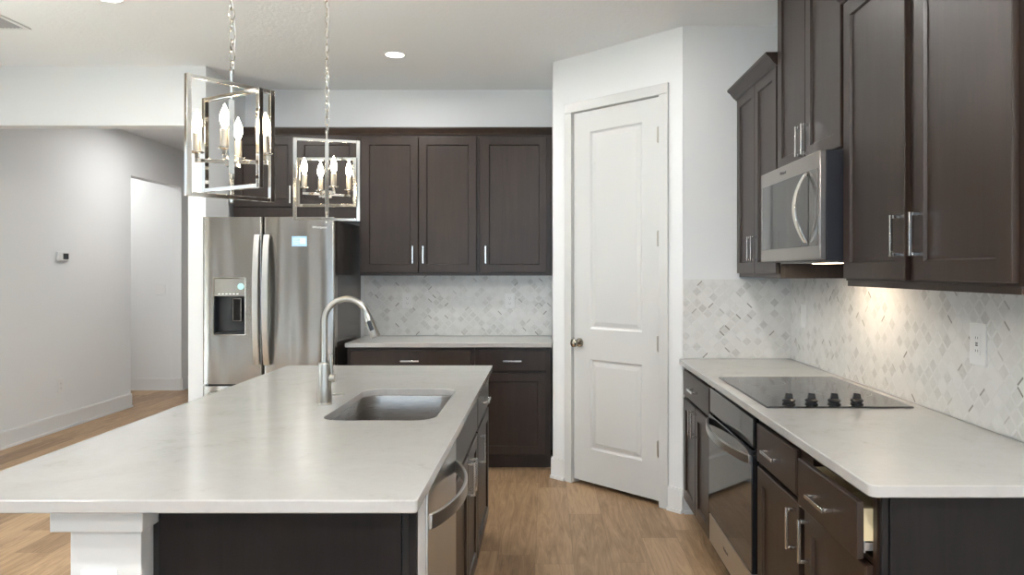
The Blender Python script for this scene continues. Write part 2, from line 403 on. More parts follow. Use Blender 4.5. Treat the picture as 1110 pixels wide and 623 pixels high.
cas.box(D0-.070, D1+.070, -.016, -.0005, DH+.006, DH+.07)
for a, b_ in ((D0-.012, D0-.004), (D1+.004, D1+.012)): cas.box(a, b_, -.0005, .10, 0, DH+.004)
cas.box(D0-.012, D1+.012, -.0005, .10, DH+.004, DH+.012)
struct('trim_2', cas, M['doorpaint'], rot=PM, bevel=.003)
# door
dm = bmesh.new(); d = MB(); d.bm.free(); d.bm = dm
dx0, dx1, dz0, dz1, yf, yb = D0, D1, .030, DH, .004, .040
px0, px1 = .333, .758
pan = [(.245, .833), (1.03, 2.315)]
def vq(*pts): d.face([dm.verts.new(p) for p in pts])
for z0, z1 in ((dz0, pan[0][0]), (pan[0][1], pan[1][0]), (pan[1][1], dz1)): vq((dx0, yf, z0), (dx1, yf, z0), (dx1, yf, z1), (dx0, yf, z1))
for z0, z1 in pan:
    vq((dx0, yf, z0), (px0, yf, z0), (px0, yf, z1), (dx0, yf, z1)); vq((px1, yf, z0), (dx1, yf, z0), (dx1, yf, z1), (px1, yf, z1))
    def rg(e, y): return [dm.verts.new(p) for p in ((px0+e, y, z0+e), (px1-e, y, z0+e), (px1-e, y, z1-e), (px0+e, y, z1-e))]
    R = [rg(0, yf), rg(.012, yf+.010), rg(.020, yf+.010), rg(.045, yf+.003)]
    for a, b_ in zip(R, R[1:]):
        for i in range(4): d.face([a[i], a[(i+1) % 4], b_[(i+1) % 4], b_[i]])
    d.face(R[-1])
vq((dx0, yb, dz0), (dx0, yb, dz1), (dx1, yb, dz1), (dx1, yb, dz0)); vq((dx0, yf, dz0), (dx0, yf, dz1), (dx0, yb, dz1), (dx0, yb, dz0))
vq((dx1, yf, dz0), (dx1, yb, dz0), (dx1, yb, dz1), (dx1, yf, dz1)); vq((dx0, yf, dz0), (dx0, yb, dz0), (dx1, yb, dz0), (dx1, yf, dz0)); vq((dx0, yf, dz1), (dx1, yf, dz1), (dx1, yb, dz1), (dx0, yb, dz1))
bmesh.ops.remove_doubles(dm, verts=dm.verts[:], dist=.0001)
door = d.build('door_1', M['doorpaint'], smooth=False, rot=PM); door['kind'] = 'structure'
kz, ks = .935, .245
MB().lathe([(.001, .0035), (.030, .0035), (.030, -.004), (.026, -.010), (.011, -.013), (.010, -.034), (.022, -.040), (.0275, -.050), (.0265, -.062), (.016, -.069), (.001, -.070)], (ks, 0, kz), 'y').build('door_knob', M['bronze'], door, rot=PM)
MB().box(D0-.002, D0+.004, .001, .0035, kz-.03, kz+.03).build('latch_plate', M['bronze'], door, rot=PM)
for hz in (2.22, 1.60, .972, .345):
    MB().tube([(D1+.002, -.010, hz-.048), (D1+.002, -.010, hz+.048)], .0085, 12).box(D1-.012, D1+.012, -.010, .0035, hz-.044, hz+.044).build('hinge', M['nickel'], door, rot=PM)
# baseboards
def bb(name, boxes, rot=None):
    m = MB()
    for (x0, x1, y0, y1, side) in boxes:
        m.box(x0, x1, y0, y1, 0, .132)
        dx = {'+x': (0, -.004, 0, 0), '-x': (.004, 0, 0, 0), '-y': (0, 0, .004, 0)}[side]
        m.box(x0+dx[0], x1+dx[1], y0+dx[2], y1+dx[3], .132, .140)
        e = .012
        if side == '+x': m.box(x1, x1+e, y0, y1, 0, .018)
        elif side == '-x': m.box(x0-e, x0, y0, y1, 0, .018)
        else: m.box(x0, x1, y0-e, y0, 0, .018)
    return struct(name, m, M['trim'], rot=rot)
bb('baseboard_left', [(XL+.0005, XL+.015, REAR+.2, OY0, '+x'), (XL+.0005, XL+.015, OY1, 10.9, '+x')])
bb('baseboard_hall', [(-6.4, XL, OY1-.015, OY1-.0005, '-y')])
bb('baseboard_pantry', [(-.006, D0-.0705, -.015, -.0005, '-y'), (D1+.0705, PLN+.006, -.015, -.0005, '-y')], PM)
bb('baseboard_return', [(.800, .870, 4.2786, 4.2931, '-y')])
bb('baseboard_partition', [(-2.503, -2.4885, 5.13, 10.9, '-x'), (-2.488, -2.366, 5.115, 5.1295, '-y')])
# ------------------------------------------------------------------ backsplashes
def splash(name, mb, m, label):
    o = mb.build(name, m, smooth=False); tag(o, label, 'backsplash')
splash('tile_backsplash', MB().box(-1.43, .046, 5.790, 5.7995, .9005, 1.371), M['tileX'], 'marble mosaic backsplash on the back wall between fridge and pantry')
splash('tile_backsplash', MB().box(.797, 1.4195, 4.2835, 4.2931, .9005, 1.358).box(.7955, .797, 4.2838, 4.2931, .9005, 1.3595), M['tileX'], 'marble mosaic backsplash on the short wall right of the pantry door')
splash('tile_backsplash', MB().box(1.420, 1.4295, 1.75, 4.2931, .9005, 1.371).box(1.4205, 1.4295, 2.775, 3.525, 1.371, 1.50), M['tileY'], 'marble mosaic backsplash on the right wall behind the cooktop')
# ------------------------------------------------------------------ cabinets
def carcass(root, W_, D, z0, z1, stiles, rails, top=True, m=None, back=True):
    m = m or M['wood']; t = .018; b = MB()
    b.box(.0005, t, .0195, D, z0, z1).box(W_-t, W_-.0005, .0195, D, z0, z1).box(t, W_-t, .0195, D-.006, z0, z0+t)
    if back: b.box(t, W_-t, D-.006, D, z0, z1)
    if top: b.box(t, W_-t, .0195, D-.006, z1-t, z1)
    ob = b.build('carcass', m, root, smooth=False)
    f = MB()
    for a, c in stiles: f.box(max(a, .0005), min(c, W_-.0005), 0, .019, z0, z1)
    st = sorted(stiles)
    for a, c in rails:
        for (s0, s1), (t0, t1) in zip(st, st[1:]): f.box(s1, t0, 0, .019, a, c)
    f.build('face_frame', m, root, smooth=False)
def cab_door(root, x0, x1, z0, z1, hx, hz, fw=.058, L=.13):
    dr = MB().shaker(x0, x1, z0, z1, fw=fw).build('door', M['wood'], root, smooth=False)
    MB().pull(hx, hz, L, True).build('handle', M['pull'], dr, bevel=.0012)
    return dr
def cab_drawer(root, x0, x1, z0, z1, handle=True, dy=0, name='drawer', hx=None):
    dr = MB().box(x0, x1, -.0195+dy, -.001+dy, z0, z1).build(name, M['wood'], root, bevel=.004, seg=3)
    if handle: MB().pull((x0+x1)/2 if hx is None else hx, (z0+z1)/2, .13, False, y=-.0195+dy).build('handle', M['pull'], dr, bevel=.0012)
    return dr
def toe(root, W_, D):
    MB().box(.0005, W_-.0005, .075, .090, 0, .0995).build('toe_kick', M['wood'], root, smooth=False)
CT, SL = .90, .03
DZ0, DZ1, TZ0, TZ1 = .115, .686, .703, .845
BT = CT-SL-.001
# --- back wall base units
c = thing('base_cabinet', 'wide dark base cabinet with one long drawer beside the fridge', 'cabinet', (-1.405, 5.2155, 0))
carcass(c, .901, .57, .10, BT, [(0, .02), (.872, .901)], [(.10, .13), (.688, .703), (.845, BT)])
toe(c, .901, .57)
cab_drawer(c, .02, .874, TZ0, TZ1); cab_door(c, .02, .445, DZ0, DZ1, .41, .60); cab_door(c, .449, .874, DZ0, DZ1, .484, .60)
c = thing('base_cabinet', 'narrow dark base cabinet with drawer over one door beside the pantry corner', 'cabinet', (-.503, 5.2155, 0))
carcass(c, .538, .57, .10, BT, [(0, .03), (.502, .538)], [(.10, .13), (.688, .703), (.845, BT)])
toe(c, .538, .57)
cab_drawer(c, .029, .503, TZ0, TZ1); cab_door(c, .029, .503, DZ0, DZ1, .062, .60)
slab('back_countertop', 'white quartz counter along the back wall under the wall cabinets', -1.412, .0455, 5.172, 5.7895, CT-SL, CT, .004)
# --- back wall upper units
UZ0, UZ1 = 1.372, 2.415
c = thing('wall_cabinet', 'short dark wall cabinet mounted above the stainless fridge', 'cabinet', (-2.325, 5.491, 1.790))
carcass(c, .938, .306, 0, .625, [(0, .016), (.922, .938)], [(0, .10), (.60, .625)])
cab_door(c, .014, .466, .092, .61, .436, .18); cab_door(c, .472, .924, .092, .61, .502, .18)
c = thing('wall_cabinet', 'two-door dark wall cabinet on the back wall right of the fridge', 'cabinet', (-1.386, 5.491, UZ0))
carcass(c, .888, .306, 0, 1.043, [(0, .02), (.866, .888)], [(0, .035), (1.015, 1.043)])
cab_door(c, .015, .4365, .022, 1.028, .40, .154); cab_door(c, .4415, .870, .022, 1.028, .477, .154)
c = thing('wall_cabinet', 'single-door dark wall cabinet on the back wall nearest the pantry', 'cabinet', (-.497, 5.491, UZ0))
carcass(c, .542, .306, 0, 1.043, [(0, .02), (.50, .542)], [(0, .035), (1.015, 1.043)])
cab_door(c, .015, .504, .022, 1.028, .050, .154)
CR = [(0, 0), (-.008, 0), (-.012, .012), (-.026, .038), (-.030, .044), (-.030, .055), (0, .055)]
o = MB().prism([(5.491+p[0], 2.4155+p[1]) for p in CR], -2.325, .0455, 'x').box(-2.325, .0455, 5.491, 5.797, 2.4155, 2.425).build('crown_moulding', M['wood'], smooth=False)
tag(o, 'long dark crown moulding along the tops of the back wall cabinets', 'moulding')
# --- right run base units
RX = .8025
c = thing('base_cabinet', 'far dark base cabinet between the pantry wall and the oven', 'cabinet', (RX, 4.2775, 0), -PI/2)
carcass(c, .745, .60, .10, BT, [(0, .075), (.72, .745)], [(.10, .13), (.688, .703), (.845, BT)])
toe(c, .745, .60)
cab_drawer(c, .068, .724, TZ0, TZ1); cab_door(c, .068, .393, DZ0, DZ1, .360, .60); cab_door(c, .397, .724, DZ0, DZ1, .430, .60)
c = thing('base_cabinet', 'near dark base cabinet with its right drawer slightly open', 'cabinet', (RX, 2.766, 0), -PI/2)
WN = .976
carcass(c, WN, .60, .10, BT, [(0, .03), (.44, .55), (.955, WN)], [(.10, .13), (.688, .703), (.845, BT)])
toe(c, WN, .60)
cab_drawer(c, .022, .449, TZ0, TZ1)
dr = cab_drawer(c, .538, .962, TZ0, TZ1, dy=-.024); dr['label'] = 'drawer standing slightly open'
bx = MB()
bx.box(.565, .580, -.024, .50, .745, .825).box(.935, .952, -.024, .50, .745, .825).box(.58, .935, -.024, -.012, .745, .825).box(.58, .935, .488, .50, .745, .825).box(.58, .935, -.012, .488, .748, .754)
bx.build('drawer_box', M['ply'], dr, smooth=False)
MB().box(.940, .955, -.022, .48, .722, .742).box(.938, .953, -.024, -.018, .716, .7445).build('drawer_slide', M['steel_flat'], dr, smooth=False)
cab_door(c, .030, .480, DZ0, DZ1, .447, .60); cab_door(c, .527, .958, DZ0, DZ1, .560, .60)
ep = thing('end_panel', 'dark wood end panel closing the near end of the right counter run', 'panel', (1.1, 1.78, 0))
MB().box(.826-1.1, 1.4195-1.1, -.009, .008, 0, BT).build('panel', M['panelwood'], ep, bevel=.001)
MB().box(.8065-1.1, .824-1.1, -.006, .008, 0, BT).build('edge_strip', M['panelwood'], ep, bevel=.002)
slab('right_countertop', 'white quartz counter carrying the black cooktop along the right wall', .769, 1.4195, 1.75, 4.283, CT-SL, CT, .022)
# --- right run upper units
UX = 1.1245
c = thing('wall_cabinet', 'far dark wall cabinet with flared crown next to the pantry wall', 'cabinet', (UX, 4.292, UZ0), -PI/2)
carcass(c, .758, .305, 0, 1.043, [(0, .03), (.74, .758)], [(0, .035), (1.015, 1.043)])
cab_door(c, .016, .376, .022, 1.028, .343, .154); cab_door(c, .380, .742, .022, 1.028, .413, .154)
CB = [(0, 0), (-.022, 0), (-.024, .006), (-.034, .012), (-.056, .040), (-.070, .050), (-.072, .062), (0, .062)]
MB().prism([(p[0], 1.022+p[1]) for p in CB], .0, .757, 'x').build('crown', M['wood'], c, smooth=False)
c = thing('wall_cabinet', 'raised dark wall cabinet above the microwave', 'cabinet', (UX, 3.533, 1.870), -PI/2)
carcass(c, .766, .305, 0, .88, [(0, .02), (.746, .766)], [(0, .02), (.85, .88)])
cab_door(c, .006, .380, .006, .865, .347, .095); cab_door(c, .385, .760, .006, .865, .418, .095)
c = thing('wall_cabinet', 'large near dark wall cabinet at the right edge of the view', 'cabinet', (UX, 2.766, UZ0), -PI/2)
carcass(c, 1.031, .305, 0, 1.043, [(0, .03), (.47, .565), (1.0, 1.031)], [(0, .035), (1.015, 1.043)])
cab_door(c, .021, .490, .008, 1.028, .457, .146); cab_door(c, .546, 1.015, .008, 1.028, .579, .146)
MB().prism([(p[0], 1.034+p[1]) for p in CB], .0, 1.031, 'x').build('crown', M['wood'], c, smooth=False)
MB().box(.012, 1.02, .001, .018, -.020, -.0005).build('light_rail', M['wood'], c, smooth=False)
# ------------------------------------------------------------------ wall oven under the counter
ov = thing('oven', 'built-in undercounter oven with black glass door below the cooktop', 'oven', (RX, 3.528, 0), -PI/2)
OW = .757
MB().box(.006, OW-.006, .002, .58, .115, BT).build('body', M['black'], ov, smooth=False)
MB().box(.012, OW-.012, -.022, .0015, .738, .852).build('control_panel', M['blackglass'], ov, bevel=.003)
dd = MB().box(.012, OW-.012, -.028, .0015, .262, .730).build('door', M['blackglass'], ov, bevel=.003)
pts = []; N = 18
for k in range(N+1):
    t = k/N; x = .014+(OW-.028)*t; pts.append((x, -.032-.052*math.sin(PI*t)**.8, .695))
MB().ribbon(pts, (0, .006, 0), (0, 0, .016)).build('handle', M['steel_flat'], dd, bevel=.002)
lp = MB().box(.012, OW-.012, -.026, .0015, .128, .255).build('lower_panel', M['steel_flat'], ov, bevel=.002)
text('logo', 'Whirlpool', .020, M['slot'], lp, (OW*.44, -.0265, .195), (PI/2, 0, 0))
MB().box(.012, OW-.012, -.012, .0015, .100, .124).build('vent_trim', M['black'], ov, smooth=False)
MB().box(.006, OW-.006, .075, .09, 0, .112).build('toe_kick', M['wood'], ov, smooth=False)
# ------------------------------------------------------------------ cooktop
ck = thing('cooktop', 'black glass electric cooktop set in the right counter', 'cooktop', (1.09, 3.115, CT+.0003))
hx, hy = .273, .387
MB().loft([rrect(-hx, hx, -hy, hy, .008, 0), rrect(-hx, hx, -hy, hy, .008, .004), rrect(-hx+.003, hx-.003, -hy+.003, hy-.003, .006, .0065)]).build('glass_top', M['cookglass'], ck)
for i in range(4):
    kx = -.176+.0855*i; ky = -.335
    k = MB().lathe([(.001, .0066), (.024, .0066), (.024, .010), (.019, .012), (.019, .016), (.024, .018), (.0245, .023), (.019, .026), (.016, .028), (.001, .028)], (kx, ky, 0)).build('control_knob', M['black'], ck)
    MB().loft([[(kx-.015, ky-.007, .0275), (kx+.015, ky-.007, .0275), (kx+.015, ky+.007, .0275), (kx-.015, ky+.007, .0275)],
               [(kx-.011, ky-.005, .049), (kx+.012, ky-.005, .046), (kx+.012, ky+.005, .046), (kx-.011, ky+.005, .049)]]).build('grip', M['black'], k, bevel=.0015)
for bx_, by_, r in ((-.12, .20, .10), (.13, .22, .085), (-.11, -.10, .085), (.13, -.08, .11)):
    MB().loft([[(bx_+q*math.cos(2*PI*k/48), by_+q*math.sin(2*PI*k/48), z) for k in range(48)] for q, z in ((r-.002, .0066), (r-.002, .0068), (r, .0068), (r, .0066))], cap=False).build('burner_ring', M['steel_dark'], ck)
# ------------------------------------------------------------------ microwave
mw = thing('microwave', 'stainless over-the-range microwave with curved door handle', 'microwave', (1.052, 3.529, 1.447), -PI/2)
MW, MH = .757, .417
MB().box(.001, MW-.001, .0005, .366, 0, MH).build('case', M['microside'], mw, bevel=.002)
fd = MB().box(0, MW, -.024, 0, .004, MH-.001).build('door', M['micro'], mw, bevel=.003)
MB().box(.028, .640, -.0262, -.0235, .058, .352).build('window', M['blackglass'], fd, bevel=.002)
MB().box(.648, .735, -.0258, -.0235, .058, .352).build('control_panel', M['microctl'], fd, bevel=.001)
pts = []; hw = []
for k in range(21):
    t = k/20; pts.append((.628, -.030-.046*math.sin(PI*t)**.85, .070+.275*t)); hw.append((.013+.004*math.sin(PI*t), 0, 0))
MB().ribbon(pts, hw, (0, .0055, 0)).build('handle', M['polished'], fd, bevel=.003)
text('logo', 'Whirlpool', .020, M['slot'], fd, (.325, -.0243, .385), (PI/2, 0, 0))
MB().box(.03, MW-.03, .06, .30, -.006, -.0003).build('bottom_grille', M['steel_dark'], mw, bevel=.001)
MB().box(.25, .50, .13, .19, -.0085, -.0062).build('lamp_lens', M['warmlens'], mw, bevel=.001)
area('cooktop_lamp', (1.212, 3.15, 1.436), (0, 0, 0), .05, .24, 1.4, (1, .80, .58))
# ------------------------------------------------------------------ fridge
fr = thing('refrigerator', 'large stainless refrigerator with ice and water dispenser in left door', 'refrigerator', (-1.90, 5.05, 0))
MB().box(-.447, .447, .072, .735, .03, 1.755).build('body', M['grey'], fr, bevel=.003)
for q in (.10, .60): MB().box(-.44, .44, q, q+.04, 0, .03).build('foot_rail', M['black'], fr, smooth=False)
SP = -.038
def fdoor(x0, x1, z0, z1, hole=None):
    b = MB()
    n = 10; r = .018; bm = b.bm
    if not hole:
        prof = [(x0, .066), (x0, r)] + [(x0+r-r*math.cos(PI/2*k/6), r-r*math.sin(PI/2*k/6)) for k in range(1, 7)] + [(x1-r+r*math.sin(PI/2*k/6), r-r*math.cos(PI/2*k/6)) for k in range(0, 7)] + [(x1, .066)]
        b.prism(prof, z0, z1, 'z')
    else:
        hx0, hx1, hz0, hz1 = hole
        left = [(x0, .066), (x0, r)] + [(x0+r-r*math.cos(PI/2*k/6), r-r*math.sin(PI/2*k/6)) for k in range(1, 7)] + [(hx0, 0), (hx0, .066)]
        right = [(hx1, .066), (hx1, 0)] + [(x1-r+r*math.sin(PI/2*k/6), r-r*math.cos(PI/2*k/6)) for k in range(0, 7)] + [(x1, .066)]
        full = [(x0, .066), (x0, r)] + [(x0+r-r*math.cos(PI/2*k/6), r-r*math.sin(PI/2*k/6)) for k in range(1, 7)] + [(hx0, 0), (hx1, 0)] + [(x1-r+r*math.sin(PI/2*k/6), r-r*math.cos(PI/2*k/6)) for k in range(0, 7)] + [(x1, .066)]
        b.prism(full, z0, hz0, 'z').prism(left, hz0, hz1, 'z').prism(right, hz0, hz1, 'z').prism(full, hz1, z1, 'z')
    return b
HX0, HX1, HZ0, HZ1 = -.376, -.158, .970, 1.358
ld = fdoor(-.4545, SP-.003, .632, 1.776, (HX0, HX1, HZ0, HZ1)).build('door', M['steel'], fr)
rd = fdoor(SP+.003, .4545, .632, 1.776).build('door', M['steel'], fr)
fz = fdoor(-.4545, .4545, .06, .618).build('freezer_drawer', M['steel'], fr)
dp = MB().box(HX0-.004, HX0+.004, -.004, .05, HZ0-.004, HZ1+.004).box(HX1-.004, HX1+.004, -.004, .05, HZ0-.004, HZ1+.004).box(HX0+.004, HX1-.004, -.004, .05, HZ1-.004, HZ1+.004).box(HX0+.004, HX1-.004, -.004, .05, HZ0-.004, HZ0+.004).build('dispenser', M['polished'], ld, bevel=.001)
# sub-parts sit under the door (two levels deep)
MB().box(HX0+.0045, HX1-.0045, .002, .045, 1.234, HZ1-.0045).build('dispenser_panel', M['panelgrey'], ld, bevel=.001)
MB().box(HX0+.0045, HX1-.0045, .052, .064, HZ0+.0045, 1.233).box(HX0+.0045, HX0+.008, .004, .052, HZ0+.0045, 1.233).box(HX1-.008, HX1-.0045, .004, .052, HZ0+.0045, 1.233).box(HX0+.008, HX1-.008, .006, .052, HZ0+.0045, .985).build('dispenser_recess', M['black'], ld, smooth=False)
MB().box(-.250, -.195, .022, .030, 1.065, 1.215).build('dispenser_paddle', M['blackglass'], ld, bevel=.003)
fo = MB()
for a in ((-.252, -.248, 1.062, 1.218), (-.198, -.194, 1.062, 1.218), (-.248, -.198, 1.062, 1.066), (-.248, -.198, 1.214, 1.218)): fo.box(a[0], a[1], .018, .022, a[2], a[3])
fo.build('paddle_trim', M['polished'], ld, smooth=False)
MB().lathe([(.001, .0018), (.022, .0018), (.022, -.001), (.001, -.001)], (-.190, 0, 1.30), 'y').build('dispenser_display', M['led'], ld)
ic = MB()
for k in range(6): ic.box(-.345+.025*k, -.331+.025*k, .0008, .0019, 1.246, 1.252)
ic.build('dispenser_icons', M['logo'], ld, smooth=False)
for dname, hx_ in ((ld, SP-.031), (rd, SP+.034)):
    pts = []; 
    for k in range(25):
        t = k/24; pts.append((hx_, -.022-.040*math.sin(PI*t)**.7, .765+.89*t))
    h = MB().ribbon(pts, (.020, 0, 0), (0, .007, 0))
    for zz in (.785, 1.635): h.box(hx_-.012, hx_+.012, -.026, .001, zz-.012, zz+.012)
    h.build('handle', M['steel_flat'], dname, bevel=.003)
pts = [(-.40+.80*k/24, -.022-.040*math.sin(PI*k/24)**.7, .565) for k in range(25)]
h = MB().ribbon(pts, (0, .007, 0), (0, 0, .018))
for xx in (-.385, .385): h.box(xx-.012, xx+.012, -.026, .001, .553, .577)
h.build('handle', M['steel_flat'], fz, bevel=.003)
st = MB().box(.160, .263, -.0012, -.0002, 1.575, 1.644).build('sticker', M['sticker'], rd, smooth=False)
pr = MB()
for k in range(5): pr.box(.168, .205+.008*(k % 3), -.0016, -.0011, 1.587+.010*k, 1.591+.010*k)
pr.box(.214, .255, -.0016, -.0011, 1.590, 1.632); pr.build('sticker_print', M['stickerw'], st, smooth=False)
text('logo', 'Whirlpool', .024, M['logo'], rd, (.350, -.0006, 1.705), (PI/2, 0, 0))
# ------------------------------------------------------------------ island
IX0, IX1, IY0, IY1 = -1.390, -.2865, 1.6386, 3.969
SX0, SX1, SY0, SY1 = -.775, -.385, 2.513, 3.185
slab('island_countertop', 'large white quartz island top with an undermount sink cutout', IX0, IX1, IY0, IY1, CT-SL, CT, .010, hole=(SX0, SX1, SY0, SY1, .075))
kw = MB().box(-1.062, -.944, 1.784, 3.935, 0, BT).box(-.944, -.309, 1.784, 1.890, 0, BT)
tag(kw.build('knee_wall', M['trim'], smooth=False, origin=(-.9, 1.84, 0)), 'white knee wall behind the island cabinets and beside the dishwasher', 'wall')
co = thing('island_column', 'white square column with square cap under the island overhang', 'column', (-1.03, 1.74, 0))
MB().box(-.079, .086, -.020, .0435, 0, .8065).build('shaft', M['doorpaint'], co, bevel=.002)
MB().box(-.114, .100, -.040, .0435, .8068, BT).build('cap', M['doorpaint'], co, bevel=.002)
MB().box(-.092, .098, -.033, .0435, 0, .13).build('base', M['doorpaint'], co, bevel=.002)
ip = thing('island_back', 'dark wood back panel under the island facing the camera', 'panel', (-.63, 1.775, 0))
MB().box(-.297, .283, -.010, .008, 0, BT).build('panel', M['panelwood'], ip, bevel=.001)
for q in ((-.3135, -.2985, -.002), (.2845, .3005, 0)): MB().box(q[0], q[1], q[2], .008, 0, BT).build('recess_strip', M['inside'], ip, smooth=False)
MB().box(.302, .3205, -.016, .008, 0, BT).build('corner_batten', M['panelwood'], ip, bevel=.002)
IXF = -.3255
c = thing('base_cabinet', 'dark sink base cabinet in the island with two tall doors', 'cabinet', (IXF, 2.494, 0), PI/2)
WS = .808
carcass(c, WS, .60, .10, BT, [(0, .02), (.785, WS)], [(.10, .13), (.688, .703), (.845, BT)], top=False)
toe(c, WS, .60)
cab_drawer(c, .008, .800, TZ0, TZ1, handle=False, name='false_front')
cab_door(c, .008, .402, DZ0, DZ1, .369, .60); cab_door(c, .406, .800, DZ0, DZ1, .439, .60)
c = thing('base_cabinet', 'dark island cabinet with drawer over door at the fridge end', 'cabinet', (IXF, 3.304, 0), PI/2)
WD = .632
carcass(c, WD, .60, .10, BT, [(0, .02), (.61, WD)], [(.10, .13), (.688, .703), (.845, BT)])
toe(c, WD, .60)
cab_drawer(c, .010, .622, TZ0, TZ1); cab_door(c, .010, .622, DZ0, DZ1, .045, .60)
# dishwasher
dw = thing('dishwasher', 'stainless dishwasher with bowed handle at the near end of the island', 'dishwasher', (IXF, 1.893, 0), PI/2)
MB().box(.003, .595, .002, .57, .10, BT-.003).build('tub', M['black'], dw, smooth=False)
dd = MB().box(.002, .597, -.022, .0015, .115, .862).build('door', M['steel_flat'], dw, bevel=.004)
pts = []
for k in range(25):
    t = k/24; pts.append((.020+.545*t, -.024-.060*math.sin(PI*t)**.75, .758))
MB().ribbon(pts, (0, .005, 0), (0, 0, .020)).build('handle', M['steel_flat'], dd, bevel=.002)
MB().box(.003, .597, .07, .085, 0, .0995).build('toe_kick', M['black'], dw, smooth=False)
# sink
sk = thing('sink', 'stainless undermount sink set in the island counter', 'sink', ((SX0+SX1)/2, (SY0+SY1)/2, CT-SL))
sx, sy = (SX1-SX0)/2, (SY1-SY0)/2
rings = [rrect(-sx-.007, sx+.007, -sy-.007, sy+.007, .08, -.001, 8), rrect(-sx-.004, sx+.004, -sy-.004, sy+.004, .078, -.001, 8)]
for t, z, e in ((.0, -.004, -.003), (0, -.10, .002), (0, -.165, .006), (0, -.185, .014), (0, -.196, .030), (0, -.200, .055)):
    rings.append(rrect(-sx+e, sx-e, -sy+e, sy-e, .075, z, 8))
rings.append(rrect(-.05, .05, -.05, .05, .0499, -.204, 8))
b = MB(); b.loft(rings, cap=False)
o = b.build('basin', M['bowl'], sk); md = o.modifiers.new('thickness', 'SOLIDIFY'); md.thickness = .0012; md.offset = 1
MB().lathe([(.001, -.205), (.055, -.205), (.055, -.2015), (.045, -.2005), (.040, -.2035), (.001, -.2035)]).build('drain', M['polished'], sk)
# faucet
FX, FY = -.846, 2.82
fa = thing('faucet', 'brushed nickel pull-down gooseneck faucet standing by the sink', 'faucet', (FX, FY, CT))
MB().lathe([(.001, 0), (.0285, 0), (.0285, .004), (.0270, .006), (.0270, .010), (.0275, .012), (.0255, .06), (.0235, .148), (.0235, .156), (.0215, .159), (.001, .160)], seg=32).build('body', M['nickel'], fa)
R_ = .083; zc = .318; pts = [(0, 0, .157), (0, 0, .22), (0, 0, .28)]
for k in range(0, 23):
    a = PI - k/22*math.radians(163); pts.append((R_+R_*math.cos(a), 0, zc+R_*math.sin(a)))
MB().tube(pts, .0115, 18).build('neck', M['nickel'], fa)
e = Vector(pts[-1]); dirv = (Vector(pts[-1])-Vector(pts[-2])).normalized()
hp = [e-dirv*.003, e+dirv*.004, e+dirv*.006, e+dirv*.045, e+dirv*.088, e+dirv*.092]
sh = MB().tube(hp, [.0125, .0135, .0138, .0165, .0195, .0175], 20).build('spray_head', M['nickel'], fa)
mid = e+dirv*.045; u = Vector((0, -1, 0)); side = dirv.cross(u).normalized()
MB().ribbon([mid-dirv*.019+u*.0155, mid+dirv*.019+u*.0175], side*.008, u*.003).build('spray_button', M['black'], sh, bevel=.0015)
MB().tube([(.018, 0, .100), (.040, 0, .100)], [.0155, .0155], 20).build('handle_hub', M['nickel'], fa)
MB().ribbon([(.030, 0, .108), (.026, 0, .150), (.0235, 0, .188)], [(.004, 0, 0), (.0038, 0, 0), (.0045, 0, 0)], [(0, .009, 0), (0, .008, 0), (0, .008, 0)]).build('lever', M['nickel'], fa, bevel=.002)
o = MB().lathe([(.001, 0), (.024, 0), (.024, .003), (.020, .005), (.014, .005), (.013, .0035), (.001, .0035)]).build('air_switch', M['nickel'])
o.location = (-.853, 3.03, CT+.0002); tag(o, 'small round nickel button in the island counter behind the faucet', 'button')
